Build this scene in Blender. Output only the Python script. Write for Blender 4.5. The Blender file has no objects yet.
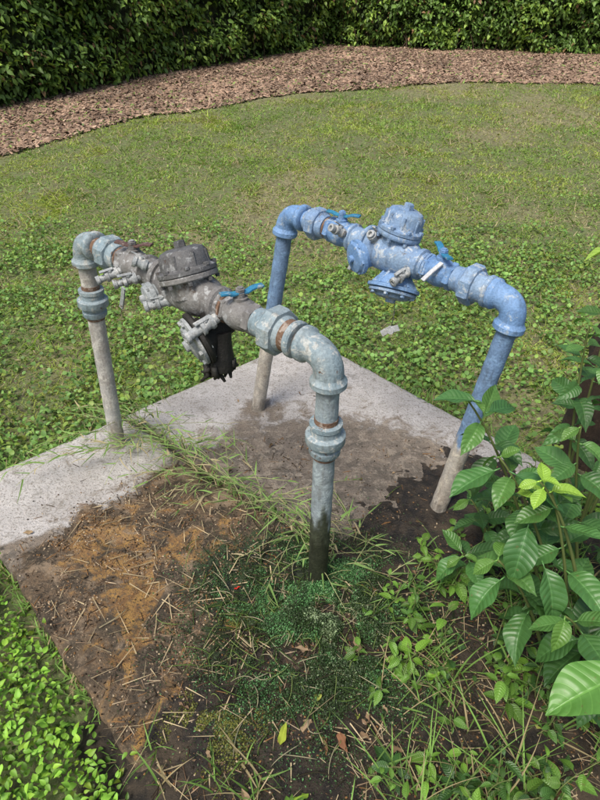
import bpy, math, random
import numpy as np
from mathutils import Vector
rng=np.random.default_rng(7); random.seed(7)
sc=bpy.context.scene
# ------------------------------------------------------------------ helpers
def _h(ix,iy,s):
    v=np.sin(ix*127.1+iy*311.7+s*74.7)*43758.5453
    return v-np.floor(v)
def vn(x,y,s=0):
    x=np.asarray(x,float);y=np.asarray(y,float)
    ix=np.floor(x);iy=np.floor(y);fx=x-ix;fy=y-iy
    fx=fx*fx*(3-2*fx);fy=fy*fy*(3-2*fy)
    a=_h(ix,iy,s);b=_h(ix+1,iy,s);c=_h(ix,iy+1,s);d=_h(ix+1,iy+1,s)
    return (a*(1-fx)+b*fx)*(1-fy)+(c*(1-fx)+d*fx)*fy
def fbm(x,y,s=0,o=4):
    r=0;a=.5;t=0
    for i in range(o):
        r=r+a*vn(x*2**i,y*2**i,s+i*3.1);t+=a;a*=.5
    return r/t
def sstep(a,b,x):
    t=np.clip((x-a)/(b-a),0,1);return t*t*(3-2*t)
def nrm(v):
    v=np.asarray(v,float);return v/np.linalg.norm(v)
def rots(yaw,pitch,roll):
    cy,sy=np.cos(yaw),np.sin(yaw);cp,sp=np.cos(pitch),np.sin(pitch);cr,sr=np.cos(roll),np.sin(roll)
    n=len(yaw);Z=np.zeros((n,3,3));X=np.zeros((n,3,3));Y=np.zeros((n,3,3))
    Z[:,0,0]=cy;Z[:,0,1]=-sy;Z[:,1,0]=sy;Z[:,1,1]=cy;Z[:,2,2]=1
    X[:,0,0]=1;X[:,1,1]=cp;X[:,1,2]=-sp;X[:,2,1]=sp;X[:,2,2]=cp
    Y[:,0,0]=cr;Y[:,0,2]=sr;Y[:,1,1]=1;Y[:,2,0]=-sr;Y[:,2,2]=cr
    return Z@X@Y
class Acc:
    def __init__(s): s.v=[];s.f=[];s.fs=[];s.c=[];s.u=[];s.n=0
    def inst(s,T,pos,R,S,col):
        tv,tf,tu=T
        pos=np.asarray(pos,float);n=len(pos);k=len(tv)
        if n==0:return
        S=np.asarray(S,float)
        if S.ndim==1:S=np.repeat(S[:,None],3,1)
        v=tv[None]*S[:,None,:]
        v=np.einsum('nij,nkj->nki',R,v)+pos[:,None]
        flat=np.concatenate([np.array(f) for f in tf]);sz=np.array([len(f) for f in tf])
        s.f.append(((flat[None]+(np.arange(n)*k)[:,None])+s.n).ravel());s.fs.append(np.tile(sz,n))
        s.v.append(v.reshape(-1,3));s.u.append(np.tile(tu,(n,1)))
        s.c.append(np.repeat(np.asarray(col,float),k,0));s.n+=n*k
    def mesh(s,verts,faces,col=(1,1,1),uv=None):
        verts=np.asarray(verts,float);k=len(verts)
        flat=np.concatenate([np.array(f) for f in faces])
        s.f.append(flat+s.n);s.fs.append(np.array([len(f) for f in faces]))
        s.v.append(verts);s.u.append(np.zeros((k,3)) if uv is None else uv)
        c=np.asarray(col,float)
        s.c.append(np.tile(c,(k,1)) if c.ndim==1 else c);s.n+=k
    def build(s,name,mat,parent=None,sharp=None):
        me=bpy.data.meshes.new(name)
        v=np.concatenate(s.v);f=np.concatenate(s.f);fs=np.concatenate(s.fs)
        me.vertices.add(len(v));me.vertices.foreach_set('co',v.astype(np.float32).ravel())
        me.loops.add(len(f));me.loops.foreach_set('vertex_index',f.astype(np.int32))
        me.polygons.add(len(fs));st=np.concatenate([[0],np.cumsum(fs)[:-1]])
        me.polygons.foreach_set('loop_start',st.astype(np.int32))
        me.update(calc_edges=True)
        me.polygons.foreach_set('use_smooth',np.ones(len(fs),bool))
        c=np.concatenate(s.c);c=np.concatenate([c,np.ones((len(c),1))],1)
        a=me.attributes.new('col','FLOAT_COLOR','POINT');a.data.foreach_set('color',c.astype(np.float32).ravel())
        a=me.attributes.new('luv','FLOAT_VECTOR','POINT');a.data.foreach_set('vector',np.concatenate(s.u).astype(np.float32).ravel())
        if sharp: me.set_sharp_from_angle(angle=math.radians(sharp))
        me.materials.append(mat);me.update()
        o=bpy.data.objects.new(name,me);sc.collection.objects.link(o)
        if parent:o.parent=parent
        return o
def frame(ax):
    ax=nrm(ax);r=np.array([0,0,1.]) if abs(ax[2])<.9 else np.array([1.,0,0])
    a=nrm(np.cross(r,ax));b=np.cross(ax,a);return ax,a,b
def rev(acc,p,ax,prof,segs=28,rot=0,col=(1,1,1)):
    ax,a,b=frame(ax);p=np.asarray(p,float)
    th=np.arange(segs)*2*math.pi/segs+rot
    ring=np.cos(th)[:,None]*a+np.sin(th)[:,None]*b
    V=[];F=[]
    for d,r in prof: V.append(p+ax*d+ring*max(r,1e-5))
    V=np.concatenate(V);m=len(prof)
    for i in range(m-1):
        for j in range(segs):
            k=(j+1)%segs;F.append([i*segs+j,i*segs+k,(i+1)*segs+k,(i+1)*segs+j])
    F.append(list(range(segs))[::-1]);F.append([(m-1)*segs+j for j in range(segs)])
    acc.mesh(V,F,col)
def tube(acc,pts,rad,segs=10,col=(1,1,1),flat=None,up=None):
    pts=np.asarray(pts,float);m=len(pts);rad=np.broadcast_to(rad,(m,))
    t=np.gradient(pts,axis=0);t/=np.linalg.norm(t,axis=1)[:,None]+1e-9
    _,a,b=frame(t[0])
    if up is not None: a=nrm(np.cross(t[0],up))
    V=[];th=np.arange(segs)*2*math.pi/segs
    for i in range(m):
        a=a-t[i]*a.dot(t[i]);a=nrm(a);b=np.cross(t[i],a)
        if flat is None: V.append(pts[i]+rad[i]*(np.cos(th)[:,None]*a+np.sin(th)[:,None]*b))
        else:
            w,h=flat;e=.35
            cx=np.sign(np.cos(th))*np.abs(np.cos(th))**e*w;cz=np.sign(np.sin(th))*np.abs(np.sin(th))**e*h
            V.append(pts[i]+cx[:,None]*a+cz[:,None]*b)
    V=np.concatenate(V);F=[]
    for i in range(m-1):
        for j in range(segs):
            k=(j+1)%segs;F.append([i*segs+j,i*segs+k,(i+1)*segs+k,(i+1)*segs+j])
    F.append(list(range(segs))[::-1]);F.append([(m-1)*segs+j for j in range(segs)])
    acc.mesh(V,F,col)
def leafT(ny=6,nx=2,shape='ovate',droop=.25,fold=.35,wave=0.0):
    ys=np.linspace(0,1,ny+1);V=[];U=[];F=[]
    for y in ys:
        if shape=='ovate': w=(math.sin(math.pi*min(1,y**.8))**.8)*.5*(1-.15*y)
        elif shape=='ellip': w=.5*max(0,math.sin(math.pi*y**.92))**.85 if y<.86 else .5*max(0,math.sin(math.pi*.86**.92))**.85*((1-y)/.14)**1.4
        elif shape=='round': w=.5*math.sqrt(max(0,1-(2*y-1)**2))
        elif shape=='lance': w=.5*(math.sin(math.pi*y**.6))**1.1
        elif shape=='blade': w=.5*(1-y**2.2)
        w=max(w,.012)
        for j in range(-nx,nx+1):
            x=w*j/nx
            V.append((x,y-droop*.3*y*y,-droop*y*y+fold*abs(x)-fold*.8*x*x+wave*math.sin(y*11+(j>0)*1.3)*abs(x)));U.append((j/nx,y,0))
    m=2*nx+1
    for i in range(ny):
        for j in range(m-1):
            F.append([i*m+j,i*m+j+1,(i+1)*m+j+1,(i+1)*m+j])
    return np.array(V),F,np.array(U)
# ------------------------------------------------------------------ materials
def newmat(name):
    m=bpy.data.materials.new(name);m.use_nodes=True;nt=m.node_tree
    b=nt.nodes['Principled BSDF'];return m,nt,b
def N(nt,t,**k):
    n=nt.nodes.new(t)
    for a,v in k.items(): setattr(n,a,v)
    return n
def noise(nt,scale,detail=6,rough=.6,vec=None,dist=0):
    n=N(nt,'ShaderNodeTexNoise');n.inputs['Scale'].default_value=scale;n.inputs['Detail'].default_value=detail
    n.inputs['Roughness'].default_value=rough;n.inputs['Distortion'].default_value=dist
    if vec is None:
        tc=N(nt,'ShaderNodeTexCoord');vec=tc.outputs['Object']
    nt.links.new(vec,n.inputs['Vector']);return n.outputs['Fac']
def ramp(nt,fac,a,b):
    r=N(nt,'ShaderNodeMapRange');r.inputs['From Min'].default_value=a;r.inputs['From Max'].default_value=b
    r.interpolation_type='SMOOTHSTEP'
    nt.links.new(fac,r.inputs['Value']);return r.outputs['Result']
def mix(nt,f,a,b,blend='MIX'):
    m=N(nt,'ShaderNodeMix',data_type='RGBA',blend_type=blend)
    def s(i,v):
        if isinstance(v,(tuple,list)): m.inputs[i].default_value=(*v[:3],1)
        elif isinstance(v,(int,float)): m.inputs[i].default_value=v
        else: nt.links.new(v,m.inputs[i])
    s(0,f);s(6,a);s(7,b);return m.outputs[2]
def math_(nt,op,a,b=0.):
    m=N(nt,'ShaderNodeMath',operation=op)
    for i,v in enumerate((a,b)):
        if isinstance(v,(int,float)): m.inputs[i].default_value=v
        else: nt.links.new(v,m.inputs[i])
    return m.outputs[0]
def bump(nt,b,h,st,dist=.01):
    n=N(nt,'ShaderNodeBump');n.inputs['Strength'].default_value=st;n.inputs['Distance'].default_value=dist
    nt.links.new(h,n.inputs['Height']);nt.links.new(n.outputs[0],b.inputs['Normal'])
def attr(nt,name):
    a=N(nt,'ShaderNodeAttribute');a.attribute_name=name;return a
def leafmat(name,rough=.45,trans=.3,veins=False,spec=.4):
    m,nt,b=newmat(name);a=attr(nt,'col');c=a.outputs['Color']
    if veins:
        l=attr(nt,'luv');sp=N(nt,'ShaderNodeSeparateXYZ');nt.links.new(l.outputs['Vector'],sp.inputs[0])
        ax=math_(nt,'ABSOLUTE',sp.outputs[0])
        ph=math_(nt,'MULTIPLY',math_(nt,'SUBTRACT',sp.outputs[1],math_(nt,'MULTIPLY',math_(nt,'POWER',ax,1.3),.17)),56.)
        sn=math_(nt,'SINE',ph)
        sv=ramp(nt,sn,.82,1.)
        mid=ramp(nt,ax,.07,.02)
        v=math_(nt,'MAXIMUM',math_(nt,'MULTIPLY',sv,.5),mid)
        li=mix(nt,1.,c,(1.75,1.6,1.8),'MULTIPLY')
        c=mix(nt,math_(nt,'MULTIPLY',v,.65),c,li)
        bump(nt,b,math_(nt,'ADD',math_(nt,'MULTIPLY',v,-1.),math_(nt,'MULTIPLY',sn,-.6)),.34,.0025)
        nz=ramp(nt,noise(nt,40,5),.4,.7)
        c=mix(nt,math_(nt,'MULTIPLY',nz,.35),c,mix(nt,1.,c,(.65,.68,.5),'MULTIPLY'))
        n9=ramp(nt,noise(nt,75,4,.6),.64,.70);c=mix(nt,math_(nt,'MULTIPLY',n9,.6),c,(.16,.13,.05))
    nt.links.new(c,b.inputs['Base Color']);b.inputs['Roughness'].default_value=rough
    b.inputs['Specular IOR Level'].default_value=spec
    if trans>0:
        t=N(nt,'ShaderNodeBsdfTranslucent');tc=mix(nt,1.,c,(1.3,1.45,.6),'MULTIPLY');nt.links.new(tc,t.inputs[0])
        ms=N(nt,'ShaderNodeMixShader');ms.inputs[0].default_value=trans
        nt.links.new(b.outputs[0],ms.inputs[1]);nt.links.new(t.outputs[0],ms.inputs[2])
        nt.links.new(ms.outputs[0],nt.nodes['Material Output'].inputs[0])
    return m
M_leaf=leafmat('shrub_leaf',.38,.25,True,.5)
M_small=leafmat('small_leaf',.5,.25)
M_grass=leafmat('grass_blade',.6,.3,spec=.2)
M_dry=leafmat('dry_matter',.8,0,spec=.1)
def paintmat(name,base,alt,pale,rust,pf=.55,rf=.62,rough=.55,scale=1.,metal=0.):
    m,nt,b=newmat(name)
    n1=noise(nt,9*scale,6,.65);n2=noise(nt,38*scale,8,.7,dist=.4);n3=noise(nt,17*scale,7,.7)
    c=mix(nt,ramp(nt,n1,.35,.65),base,alt)
    c=mix(nt,ramp(nt,n2,pf,pf+.08),c,pale)
    c=mix(nt,ramp(nt,n3,rf,rf+.05),c,rust)
    n4=noise(nt,150,4,.6);c=mix(nt,math_(nt,'MULTIPLY',ramp(nt,n4,.35,.65),.45),c,mix(nt,1.,c,(.5,.5,.5),'MULTIPLY'))
    tc=N(nt,'ShaderNodeTexCoord');mp=N(nt,'ShaderNodeMapping');mp.inputs['Scale'].default_value=(1,1,.18);nt.links.new(tc.outputs['Object'],mp.inputs[0])
    n6=noise(nt,60,5,.6,vec=mp.outputs[0]);c=mix(nt,math_(nt,'MULTIPLY',ramp(nt,n6,.5,.68),.5),c,mix(nt,1.,c,(.55,.5,.45),'MULTIPLY'))
    g=attr(nt,'col');c=mix(nt,1.,c,g.outputs['Color'],'MULTIPLY')
    nt.links.new(c,b.inputs['Base Color']);b.inputs['Metallic'].default_value=metal
    r=N(nt,'ShaderNodeMapRange');nt.links.new(n2,r.inputs[0]);r.inputs[3].default_value=rough-.12;r.inputs[4].default_value=rough+.25
    nt.links.new(r.outputs[0],b.inputs['Roughness'])
    bump(nt,b,math_(nt,'ADD',n2,math_(nt,'MULTIPLY',n4,.5)),.7,.005)
    return m
BR=(.13,.075,.045)
m_galv=paintmat('weathered_blue_galvanised',(.21,.29,.33),(.30,.36,.38),(.46,.48,.46),BR,.53,.62)
m_legp=paintmat('chalky_pipe',(.44,.44,.43),(.38,.36,.335),(.56,.55,.51),BR,.5,.72)
m_dark=paintmat('dark_bronze',(.085,.088,.092),(.13,.13,.13),(.28,.29,.29),(.07,.05,.04),.55,.6)
m_brown=paintmat('grey_brown_bronze',(.16,.155,.15),(.23,.225,.215),(.38,.39,.39),(.10,.07,.05),.52,.61)
m_cock=paintmat('grey_test_cock',(.27,.30,.31),(.35,.37,.37),(.50,.51,.49),(.14,.12,.10),.52,.6)
m_blue=paintmat('peeling_blue_paint',(.14,.27,.50),(.19,.33,.56),(.38,.47,.57),(.20,.23,.27),.56,.65)
m_blued=paintmat('dull_blue_paint',(.18,.29,.47),(.25,.36,.50),(.45,.51,.56),(.13,.14,.16),.53,.62)
m_rustring=paintmat('rust',(.19,.11,.07),(.15,.09,.055),(.36,.30,.25),(.1,.05,.03),.53,.6,.8)
m_handle_b=paintmat('blue_vinyl_handle',(.03,.20,.36),(.04,.25,.40),(.3,.38,.42),(.05,.06,.07),.56,.64,.45)
m_handle_r=paintmat('faded_red_handle',(.11,.06,.05),(.16,.09,.07),(.3,.25,.22),(.08,.05,.04),.56,.64,.6)
m_black=paintmat('black_grime',(.012,.012,.010),(.025,.022,.018),(.06,.055,.045),(.02,.02,.015),.62,.66,.6)
m_white=paintmat('chalky_white',(.55,.57,.58),(.48,.50,.52),(.65,.66,.65),(.3,.3,.3),.55,.66)
# ------------------------------------------------------------------ terrain
def gz(X,Y):
    X=np.asarray(X,float);Y=np.asarray(Y,float)
    y=np.clip(Y,5,17);z=-.055+.05*(y-5)
    return z+.03*(fbm(X*1.3,Y*1.3,3)-.5)+.012*(fbm(X*7,Y*7,9,3)-.5)
E1a=np.array([math.cos(math.radians(42)),math.sin(math.radians(42))]);E2a=np.array([E1a[1],-E1a[0]])
def ab(X,Y): return X*E1a[0]+Y*E1a[1], X*E2a[0]+Y*E2a[1]
def xy(a,b): return a*E1a[0]+b*E2a[0], a*E1a[1]+b*E2a[1]
A0,A1,B0,B1=.16,1.97,-2.14,-.71
def seam(b): return .86+(b+2.14)*.11+.012*np.sin(np.asarray(b)*9)
def lawnY(X): return np.interp(X,[-9,-3.25,-2.19,0,2.43,4.79,9],[2.5,6.87,8.45,10.15,10.95,10.77,10])+.3*(fbm(X*2,X*0,5)-.5)
def hedgeY(X): return np.interp(X,[-10,-4.1,-2.48,.66,3.15,6,13],[3.2,9.02,11.2,14.7,14.2,13.6,12.3])
def inmud(X,Y):
    a,b=ab(X,Y)
    return (b>B1-.02)&(Y<1.75+.15*X)&(X>-.42)
def lines(lo,hi,d0,d1,n):
    core=np.arange(lo,hi,d0);g=np.geomspace(d0,d1,n)
    return np.concatenate([(lo-np.cumsum(g))[::-1],core,hi+np.cumsum(g)])
gx=lines(-3,3,.035,40,34);gy=lines(-.5,5,.035,40,34)
GX,GY=np.meshgrid(gx,gy);GZ=gz(GX,GY)
mudm=sstep(-.05,.06,ab(GX,GY)[1]-B1)*sstep(1.8,1.5,GY)*sstep(-.5,-.3,GX)
lm=np.stack([mudm,sstep(-.3,.3,GY-lawnY(GX)),fbm(GX*.9,GY*.9,12)],-1)
V=np.stack([GX,GY,GZ],-1).reshape(-1,3);ny,nx=GX.shape
ii=np.arange(ny-1)[:,None]*nx+np.arange(nx-1)[None];ii=ii.ravel()
F=np.stack([ii,ii+1,ii+nx+1,ii+nx],1)
m,nt,b=newmat('lawn_soil');at=attr(nt,'col');sp=N(nt,'ShaderNodeSeparateColor');nt.links.new(at.outputs['Color'],sp.inputs[0])
n1=noise(nt,1.3,5);n2=noise(nt,22,8,.7);n3=noise(nt,90,6,.7)
c=mix(nt,ramp(nt,sp.outputs[2],.46,.66),(.12,.16,.05),(.22,.21,.10));c=mix(nt,ramp(nt,n2,.42,.62),c,(.11,.10,.05))
c=mix(nt,math_(nt,'MULTIPLY',ramp(nt,n3,.5,.65),.6),c,(.30,.28,.15))
mc=mix(nt,ramp(nt,n2,.4,.62),(.018,.014,.009),(.045,.032,.02))
c=mix(nt,sp.outputs[0],c,mc)
nt.links.new(c,b.inputs['Base Color'])
b.inputs['Roughness'].default_value=.9
bump(nt,b,math_(nt,'ADD',n2,math_(nt,'MULTIPLY',n3,.5)),.8,.02)
g=Acc();g.mesh(V,F,lm.reshape(-1,3));g.build('ground',m)
# ------------------------------------------------------------------ concrete pads
m,nt,b=newmat('stained_concrete')
at=attr(nt,'col');sp=N(nt,'ShaderNodeSeparateColor');nt.links.new(at.outputs['Color'],sp.inputs[0])
lu=attr(nt,'luv');sp2=N(nt,'ShaderNodeSeparateXYZ');nt.links.new(lu.outputs['Vector'],sp2.inputs[0])
n1=noise(nt,5,8,.65);n2=noise(nt,28,9,.72);n3=noise(nt,110,6,.7);n5=noise(nt,300,3,.6);n6=noise(nt,11,9,.7,dist=.6)
def mask(s,soft=.18,nz=n2,amt=.9):
    v=math_(nt,'ADD',s,math_(nt,'MULTIPLY',math_(nt,'SUBTRACT',nz,.5),amt));return ramp(nt,v,.5-soft,.5+soft)
c=mix(nt,ramp(nt,n1,.35,.65),(.55,.525,.50),(.44,.415,.39))
c=mix(nt,ramp(nt,n2,.50,.66),c,(.35,.325,.29))
c=mix(nt,math_(nt,'MULTIPLY',ramp(nt,n3,.53,.61),.8),c,(.19,.165,.13))
c=mix(nt,math_(nt,'MULTIPLY',ramp(nt,n6,.54,.66),.6),c,(.22,.20,.165))
stain=mix(nt,ramp(nt,n6,.38,.62),(.085,.066,.044),(.21,.165,.12));stain=mix(nt,ramp(nt,n2,.50,.60),stain,(.30,.25,.19))
stain=mix(nt,math_(nt,'MULTIPLY',ramp(nt,n3,.52,.6),.6),stain,(.06,.048,.034))
c=mix(nt,math_(nt,'MULTIPLY',mask(sp2.outputs[0],.14,n6,1.5),.9),c,stain)
mud=mix(nt,ramp(nt,n6,.42,.6),(.045,.034,.021),(.175,.118,.068));mud=mix(nt,ramp(nt,n2,.5,.6),mud,(.085,.060,.036))
mud=mix(nt,math_(nt,'MULTIPLY',ramp(nt,n3,.55,.64),.7),mud,(.32,.24,.155))
mud=mix(nt,ramp(nt,n1,.54,.62),mud,(.25,.185,.12))
mud=mix(nt,math_(nt,'MULTIPLY',ramp(nt,noise(nt,3.2,6,.6),.52,.62),.7),mud,(.045,.036,.022))
c=mix(nt,mask(sp.outputs[0],.10,n2,1.2),c,mud)
org=mix(nt,ramp(nt,n2,.4,.6),(.42,.235,.055),(.22,.11,.035));org=mix(nt,ramp(nt,n3,.52,.59),org,(.08,.05,.025))
c=mix(nt,math_(nt,'MULTIPLY',mask(sp.outputs[1],.12,n6,2.4),.65),c,org)
mos=mix(nt,ramp(nt,n2,.4,.6),(.010,.013,.008),(.035,.055,.02))
c=mix(nt,mask(sp.outputs[2],.15,n2,1.3),c,mos)
nt.links.new(c,b.inputs['Base Color'])
wet=mask(sp.outputs[2]);r=math_(nt,'SUBTRACT',.82,math_(nt,'MULTIPLY',wet,.5));nt.links.new(r,b.inputs['Roughness'])
bump(nt,b,math_(nt,'ADD',math_(nt,'ADD',n2,math_(nt,'MULTIPLY',n3,.6)),math_(nt,'MULTIPLY',n5,.25)),.8,.014)
M_con=m
def blob(X,Y,cx,cy,rx,ry=None):
    ry=ry or rx;return np.exp(-((X-cx)/rx)**2-((Y-cy)/ry)**2)
def mudmask(X,Y):
    a,b=ab(X,Y)
    near=sstep(-1.76,-1.50,b+.42*(fbm(X*4,Y*4,21)-.5))*sstep(1.05,.85,a)
    return np.clip(near,0,1)
def padz(X,Y):
    mu=mudmask(X,Y)
    return .006*(fbm(X*6,Y*6,2)-.5)+mu*.024*(fbm(X*14,Y*14,8)-.35)
def pad(name,nearpad):
    res=.0095
    bb=np.arange(B0,B1+res,res);K=95 if nearpad else 112
    T=np.linspace(0,1,K)
    BBm,TT=np.meshgrid(bb,T,indexing='ij')
    if nearpad: lo=A0+0*BBm;hi=seam(BBm)-.010
    else: lo=seam(BBm)+.010;hi=A1+0*BBm
    AA=lo+(hi-lo)*TT
    edge=(TT>.999)|(TT<.001)
    AA=AA+edge*.024*(fbm(BBm*14,TT,31)-.5)
    BBj=BBm.copy()
    BBj[0]+=.02*(fbm(AA[0]*12,AA[0]*0,33)-.5);BBj[-1]+=.04*(fbm(AA[-1]*9,AA[-1]*0,34)-.5)
    X,Y=xy(AA,BBj);Z=padz(X,Y)
    ed=np.minimum.reduce([(AA-lo),(hi-AA),(BBm-B0),(B1-BBm)])
    Z=Z-.012*np.exp(-np.clip(ed,0,1)/.008)
    mud_=mudmask(X,Y)*.95
    stain=1.3*blob(X,Y,.12,1.72,.48,.38)+.9*blob(X,Y,.35,1.45,.42,.32)+.5*sstep(1.30,.9,AA)*sstep(-1.85,-1.5,BBm)+.3*blob(X,Y,-.19,2.22,.12)+.16+.45*np.exp(-np.abs(AA-seam(BBm))/.03)
    if nearpad: stain=stain+.25*sstep(-1.85,-1.6,BBm)*sstep(.9,.2,AA)+.35*np.exp(-(AA-A0)/.03)
    orange=.50*blob(X,Y,-.53,1.2,.09,.07)+.42*blob(X,Y,-.50,1.05,.05,.12)+.30*blob(X,Y,-.36,1.35,.24,.14)+.4*blob(X,Y,-.30,.83,.12,.12)+.40*blob(X,Y,-.66,1.42,.14)+.26
    orange*=mud_
    moss=1.5*blob(X,Y,.04,1.14,.27,.28)+.6*blob(X,Y,-.16,1.28,.22,.14)+.6*blob(X,Y,.3,1.25,.2,.15)+.5*blob(X,Y,-.12,.9,.14)+.12
    moss*=np.where(nearpad,1,.8)
    ny,nx=X.shape
    top=np.stack([X,Y,Z],-1).reshape(-1,3);n=ny*nx
    col=np.clip(np.stack([mud_,orange,moss],-1).reshape(-1,3),0,1)
    uv=np.stack([np.clip(stain,0,1),stain*0,stain*0],-1).reshape(-1,3)
    ii=(np.arange(ny-1)[:,None]*nx+np.arange(nx-1)[None]).ravel()
    F=[list(q) for q in np.stack([ii,ii+nx,ii+nx+1,ii+1],1)]
    ids=list(range(nx))+[i*nx+nx-1 for i in range(1,ny)]+[(ny-1)*nx+j for j in range(nx-2,-1,-1)]+[i*nx for i in range(ny-2,0,-1)]
    side=top[ids].copy();side[:,2]=-.11
    k=len(ids)
    for q in range(k):
        r=(q+1)%k;F.append([ids[q],ids[r],n+r,n+q])
    g=Acc();g.mesh(np.concatenate([top,side]),F,np.concatenate([col,np.clip(col[ids]+np.array([.35,0,.25]),0,1)]),np.concatenate([uv,uv[ids]+np.array([.6,0,0])]))
    return g.build(name,M_con,sharp=50)
pad('concrete_pad',True);pad('concrete_pad',False)
def mudz(X,Y):
    a,b=ab(X,Y);d=b-B1
    e=.09*(fbm(X*6,Y*6,201)-.5)+.05*(fbm(X*17,Y*17,203)-.5)+.16*sstep(.65,.2,a)-.05
    h=.020-.16*np.clip(-(d+.10-e),0,1)-.11*np.clip(d-.03,0,1)**1.1
    h=h+.028*(fbm(X*13,Y*13,205)-.5)+.02*(fbm(X*34,Y*34,207,3)-.5)
    h=h-.30*np.clip(.20-a+.06*(fbm(X*9,Y*9,209)-.5),0,1)-.25*np.clip(a-1.75,0,1)
    return np.maximum(h,-.09)
aa=np.arange(-.1,2.1,.011);bb=np.arange(-1.1,.35,.011);AA,BB=np.meshgrid(aa,bb);X,Y=xy(AA,BB);Z=mudz(X,Y)
ny,nx=X.shape;ii=(np.arange(ny-1)[:,None]*nx+np.arange(nx-1)[None]).ravel()
m,nt,b=newmat('wet_mud');n2=noise(nt,24,9,.72);n3=noise(nt,100,6,.7);n1=noise(nt,5,4)
c=mix(nt,ramp(nt,n2,.4,.62),(.014,.011,.008),(.045,.033,.021));c=mix(nt,ramp(nt,n1,.54,.66),c,(.075,.055,.034));c=mix(nt,math_(nt,'MULTIPLY',ramp(nt,n3,.60,.68),.6),c,(.17,.13,.085))
nt.links.new(c,b.inputs['Base Color']);nt.links.new(math_(nt,'ADD',math_(nt,'MULTIPLY',ramp(nt,n1,.4,.65),.45),.35),b.inputs['Roughness'])
bump(nt,b,math_(nt,'ADD',n2,math_(nt,'MULTIPLY',n3,.6)),.9,.015)
g=Acc();g.mesh(np.stack([X,Y,Z],-1).reshape(-1,3),[list(q) for q in np.stack([ii,ii+nx,ii+nx+1,ii+1],1)]);g.build('mud_bank',m)
def surf(X,Y):
    X=np.asarray(X,float);Y=np.asarray(Y,float);a,b=ab(X,Y);on=(a>A0)&(b<B1)&(a<A1)&(b>B0)
    base=np.where(on,padz(X,Y),gz(X,Y)+.004)
    mz=np.where((b>-1.1)&(b<.35)&(a>-.1)&(a<2.1),mudz(X,Y),-1)
    return np.maximum(base,mz)
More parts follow.
